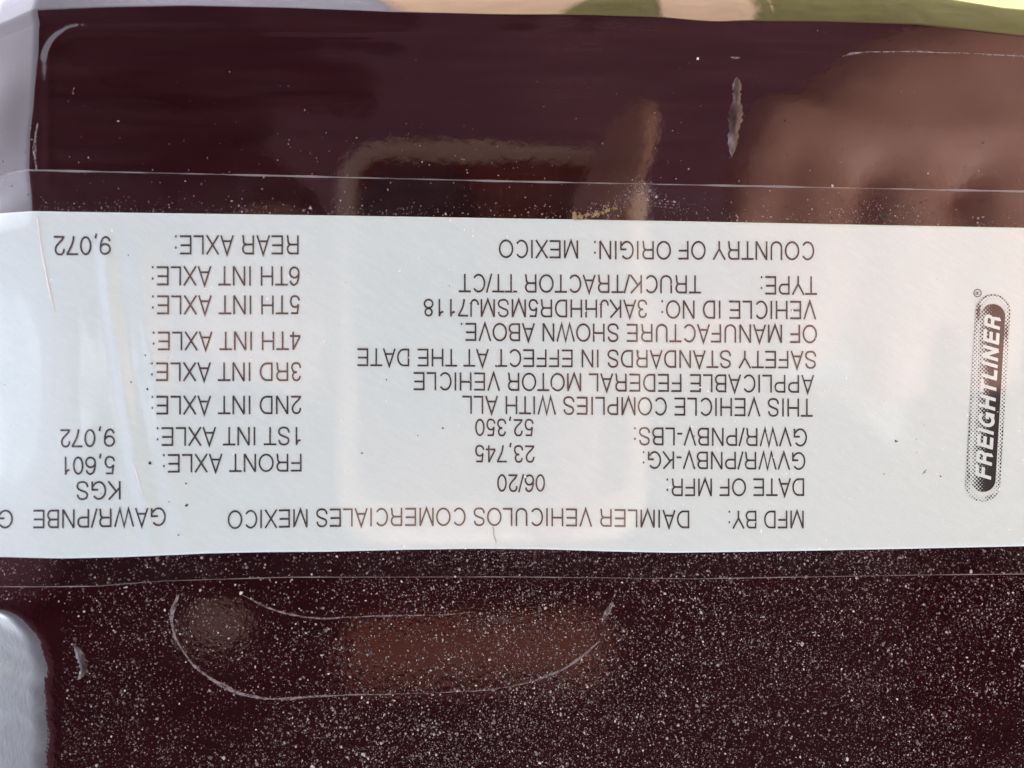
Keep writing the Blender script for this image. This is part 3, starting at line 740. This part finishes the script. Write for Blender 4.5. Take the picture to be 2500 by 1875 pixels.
M_case, nt, b = material('brown_case', (.15, .048, .026), .6, .3)
M_fingertip_standin, nt, b = material('fingertip_tone', (.13, .085, .065), .6, .3)  # colour of the added fingertip slab
M_caserim, nt, b = material('tan_case_rim', (.66, .46, .36), .5, .4)
M_black, nt, b = material('black_glass', (.012, .012, .014), .2, .5)
PD = -EYE.y + .0010                     # the phone's back lies just behind the lens opening
PB = PD + .006                          # its back face; the camera housing stands 6 mm proud of it
pa = mirror_pt(820, 330, PB); pb = mirror_pt(1590, 1325, PB)
pc = (pa + pb) / 2; pw, ph = abs(pb.x - pa.x), abs(pb.z - pa.z)
phone = rounded_box('phone', (pc.x, pc.y - .005, pc.z), pw, .010, ph, .010, M_caserim)
tag(phone, 'smartphone in a brown case held up to the panel, mirrored in the paint', 'phone')
rounded_box('back_cover', (pc.x, pc.y + .0004, pc.z - .002), pw - .010, .0016, ph - .015, .006, M_case, phone, .0005)
ia = mirror_pt(880, 388, PD); ib = mirror_pt(1172, 1060, PD)
rounded_box('camera_housing', ((ia.x + ib.x) / 2, pc.y + .0030, (ia.z + ib.z) / 2), abs(ia.x - ib.x), .0058, abs(ia.z - ib.z), .011, M_black, phone, .0010)
fa = mirror_pt(822, 1500, PB); fb = mirror_pt(1500, 1672, PB)
rounded_box('finger_standin', ((fa.x + fb.x) / 2, pc.y - .003, (fa.z + fb.z) / 2), abs(fa.x - fb.x), .004, abs(fa.z - fb.z), .005, M_case, phone, .0015)  # slab added in place of a finger, for its brown mirrored patch
ca = mirror_pt(440, 1462, PB); cb = mirror_pt(600, 1590, PB)
rounded_box('fingertip_standin', ((ca.x + cb.x) / 2, pc.y - .003, (ca.z + cb.z) / 2), abs(ca.x - cb.x), .004, abs(ca.z - cb.z), .0055, M_fingertip_standin, phone, .0015)  # slab added in place of a fingertip, for its pale mirrored blob

def skin_mesh(chains, name, sub=2):
    """chains of (x, y, z, radius): skinned, smoothed and joined into one mesh"""
    parts = []
    for ch in chains:
        me = bpy.data.meshes.new('s'); me.from_pydata([c[:3] for c in ch], [(i, i + 1) for i in range(len(ch) - 1)], [])
        o = bpy.data.objects.new('s', me); col.objects.link(o)
        sk = o.modifiers.new('skin', 'SKIN'); sk.use_smooth_shade = True
        lay = me.skin_vertices[0] if me.skin_vertices else None
        if lay is None:
            bpy.context.view_layer.objects.active = o; o.select_set(True)
            bpy.ops.mesh.customdata_skin_add(); lay = me.skin_vertices[0]
        for i, c in enumerate(ch):
            rr_ = c[3] if isinstance(c[3], tuple) else (c[3], c[3])
            lay.data[i].radius = rr_
            lay.data[i].use_root = (i == 0)
        s_ = o.modifiers.new('sub', 'SUBSURF'); s_.levels = sub; s_.render_levels = sub
        dg = bpy.context.evaluated_depsgraph_get()
        m2_ = bpy.data.meshes.new_from_object(o.evaluated_get(dg)); parts.append(m2_)
        bpy.data.objects.remove(o); bpy.data.meshes.remove(me)
    bm = bmesh.new()
    for m_ in parts: bm.from_mesh(m_); bpy.data.meshes.remove(m_)
    me = bpy.data.meshes.new(name); bm.to_mesh(me); bm.free()
    me.polygons.foreach_set('use_smooth', np.ones(len(me.polygons), bool))
    return me

M_skin, nt, b = material('skin', (.50, .29, .20), .55, .35)
sn = tex_noise(nt, 90, 4, .6, obj_coords(nt)); rs = tex_ramp(nt, sn.outputs[0], [(.3, (.33, .165, .125)), (.7, (.42, .225, .175))])
nt.links.new(rs.outputs[0], b.inputs['Base Color'])
M_cloth, nt, b = material('dark_cloth', (.005, .0035, .0045), .9, .1)
M_shirt, nt, b = material('mauve_cloth', (.066, .034, .046), .9, .1)
M_trouser, nt, b = material('dark_denim', (.018, .02, .03), .9, .1)
M_hair, nt, b = material('dark_hair', (.012, .009, .007), .6, .3)

HD = .092
def hp(u, v, d=HD, r=.009):
    p = mirror_pt(u, v, d); return (p.x, p.y, p.z, r)
chains = []
wrist = hp(2560, 60, HD + .004, .024)
for (uk, ut, vt, rad) in ((1955, 1960, 900, .0104), (2185, 2180, 990, .0106), (2410, 2400, 960, .0102), (2630, 2640, 860, .009)):
    chains.append([hp(uk + 20, 290, HD + .003, .012), hp(uk, 370, HD + .001, .0108), hp(uk, 450, HD, rad), hp((uk + ut) / 2, 620, HD - .002, rad), hp(ut, 790, HD, rad * .95), hp(ut, vt, HD + .008, rad * .78)])
# the broad of the palm
for (ua, va, ub, vb, rad) in ((1895, 330, 2720, 330, .0135), (1925, 265, 2720, 255, .0140), (2010, 215, 2720, 190, .0140), (2150, 185, 2720, 135, .0135)):
    chains.append([hp(ua, va, HD, rad * .75), hp(ua * .7 + ub * .3, va * .7 + vb * .3, HD, rad), hp(ua * .4 + ub * .6, va * .4 + vb * .6, HD, rad), hp(ub, vb, HD + .003, rad)])
chains.append([hp(1960, 275, HD + .001, .0125), hp(1875, 335, HD + .0, .0110), hp(1850, 440, HD, .0092), hp(1850, 520, HD, .0085), hp(1855, 600, HD, .007)])
# the forefinger of the holding hand, lying along the phone's back
chains.append([hp(1594, 235, PD + .004, .0042), hp(1556, 300, PD + .003, .0060), hp(1515, 400, PD + .003, .0074), hp(1440, 540, PD + .003, .0066), hp(1420, 680, PD + .003, .0072),
               hp(1405, 850, PD + .003, .0076), hp(1375, 1020, PD + .002, .0095), hp(1345, 1180, PD + .002, .0120), hp(1340, 1330, PD + .004, .0130)])
PY = -.30                      # how far the person's trunk stands from the panel
# forearm and elbow of the raised hand
chains.append([wrist, hp(2640, -130, HD + .02, .026), (-.25, -.22, .97, .034), (-.27, PY, .99, .040)])
# trunk, neck, head, legs (one standing figure)
body = [(0.0, PY, .84, (.17, .10)), (0.0, PY, 1.00, (.16, .09)), (0.0, PY, 1.20, (.18, .10)), (0.0, PY, 1.36, (.15, .08)), (0.0, PY, 1.43, .055),
        (0.0, PY + .01, 1.49, .055), (0.0, PY + .02, 1.57, (.078, .092)), (0.0, PY + .01, 1.66, (.070, .085)), (0.0, PY, 1.70, .04)]
chains.append(body)
for sx in (-1, 1):
    chains.append([(sx * .09, PY, .88, .085), (sx * .10, PY + .01, .48, .06), (sx * .11, PY - .01, .12, .042), (sx * .11, PY + .02, .05, .04), (sx * .12, PY + .15, .035, .032)])
chains.append([(.20, PY, 1.37, .055), (.30, PY + .02, 1.14, .045), (.19, -.20, 1.03, .036), (.07, -.125, 1.09, .026), (.012, -.108, 1.115, .022)])
chains.append([(.0, PY + .085, 1.585, .010), (.0, PY + .115, 1.565, .012), (.0, PY + .105, 1.555, .008)])
for sx in (-1, 1): chains.append([(sx * .075, PY + .01, 1.60, .012), (sx * .085, PY + .005, 1.575, .010), (sx * .080, PY + .01, 1.555, .007)])
person = new_obj('person', skin_mesh(chains, 'person'), M_skin)
rm = person.modifiers.new('one_surface', 'REMESH'); rm.mode = 'VOXEL'; rm.voxel_size = .0026; rm.use_smooth_shade = True
sm = person.modifiers.new('soften', 'SMOOTH'); sm.factor = .5; sm.iterations = 7
tag(person, 'person in dark clothes holding the phone, one bare hand raised beside it', 'person')
jk = [[(0.0, PY, 1.09, (.225, .125)), (0.0, PY, 1.20, (.25, .12)), (0.0, PY, 1.36, (.235, .10)), (0.0, PY, 1.44, (.12, .075)), (0.0, PY, 1.475, .066)],
      [(-.20, PY, 1.37, .075), (-.30, PY + .01, 1.17, .070), (-.28, PY + .03, .98, .060), (-.245, -.215, .965, .048)]]
new_obj('jacket', skin_mesh(jk, 'jacket'), M_cloth, person)
new_obj('shirt', skin_mesh([[(0.0, PY, .78, (.25, .12)), (0.0, PY, .95, (.265, .12)), (0.0, PY, 1.14, (.24, .115))],
      [(.22, PY, 1.37, .075), (.31, PY + .02, 1.14, .066), (.20, -.21, 1.03, .052), (.045, -.118, 1.10, .034)]], 'shirt'), M_shirt, person)
tj = []
for sx in (-1, 1):
    tj.append([(sx * .085, PY, .92, .115), (sx * .10, PY + .01, .48, .082), (sx * .11, PY - .01, .10, .062)])
new_obj('trousers', skin_mesh(tj, 'trousers'), M_trouser, person)
new_obj('hair', skin_mesh([[(0.0, PY - .035, 1.52, (.075, .06)), (0.0, PY - .025, 1.62, (.085, .085)), (0.0, PY, 1.69, (.075, .085)), (0.0, PY, 1.72, .04)]], 'hair'), M_hair, person)
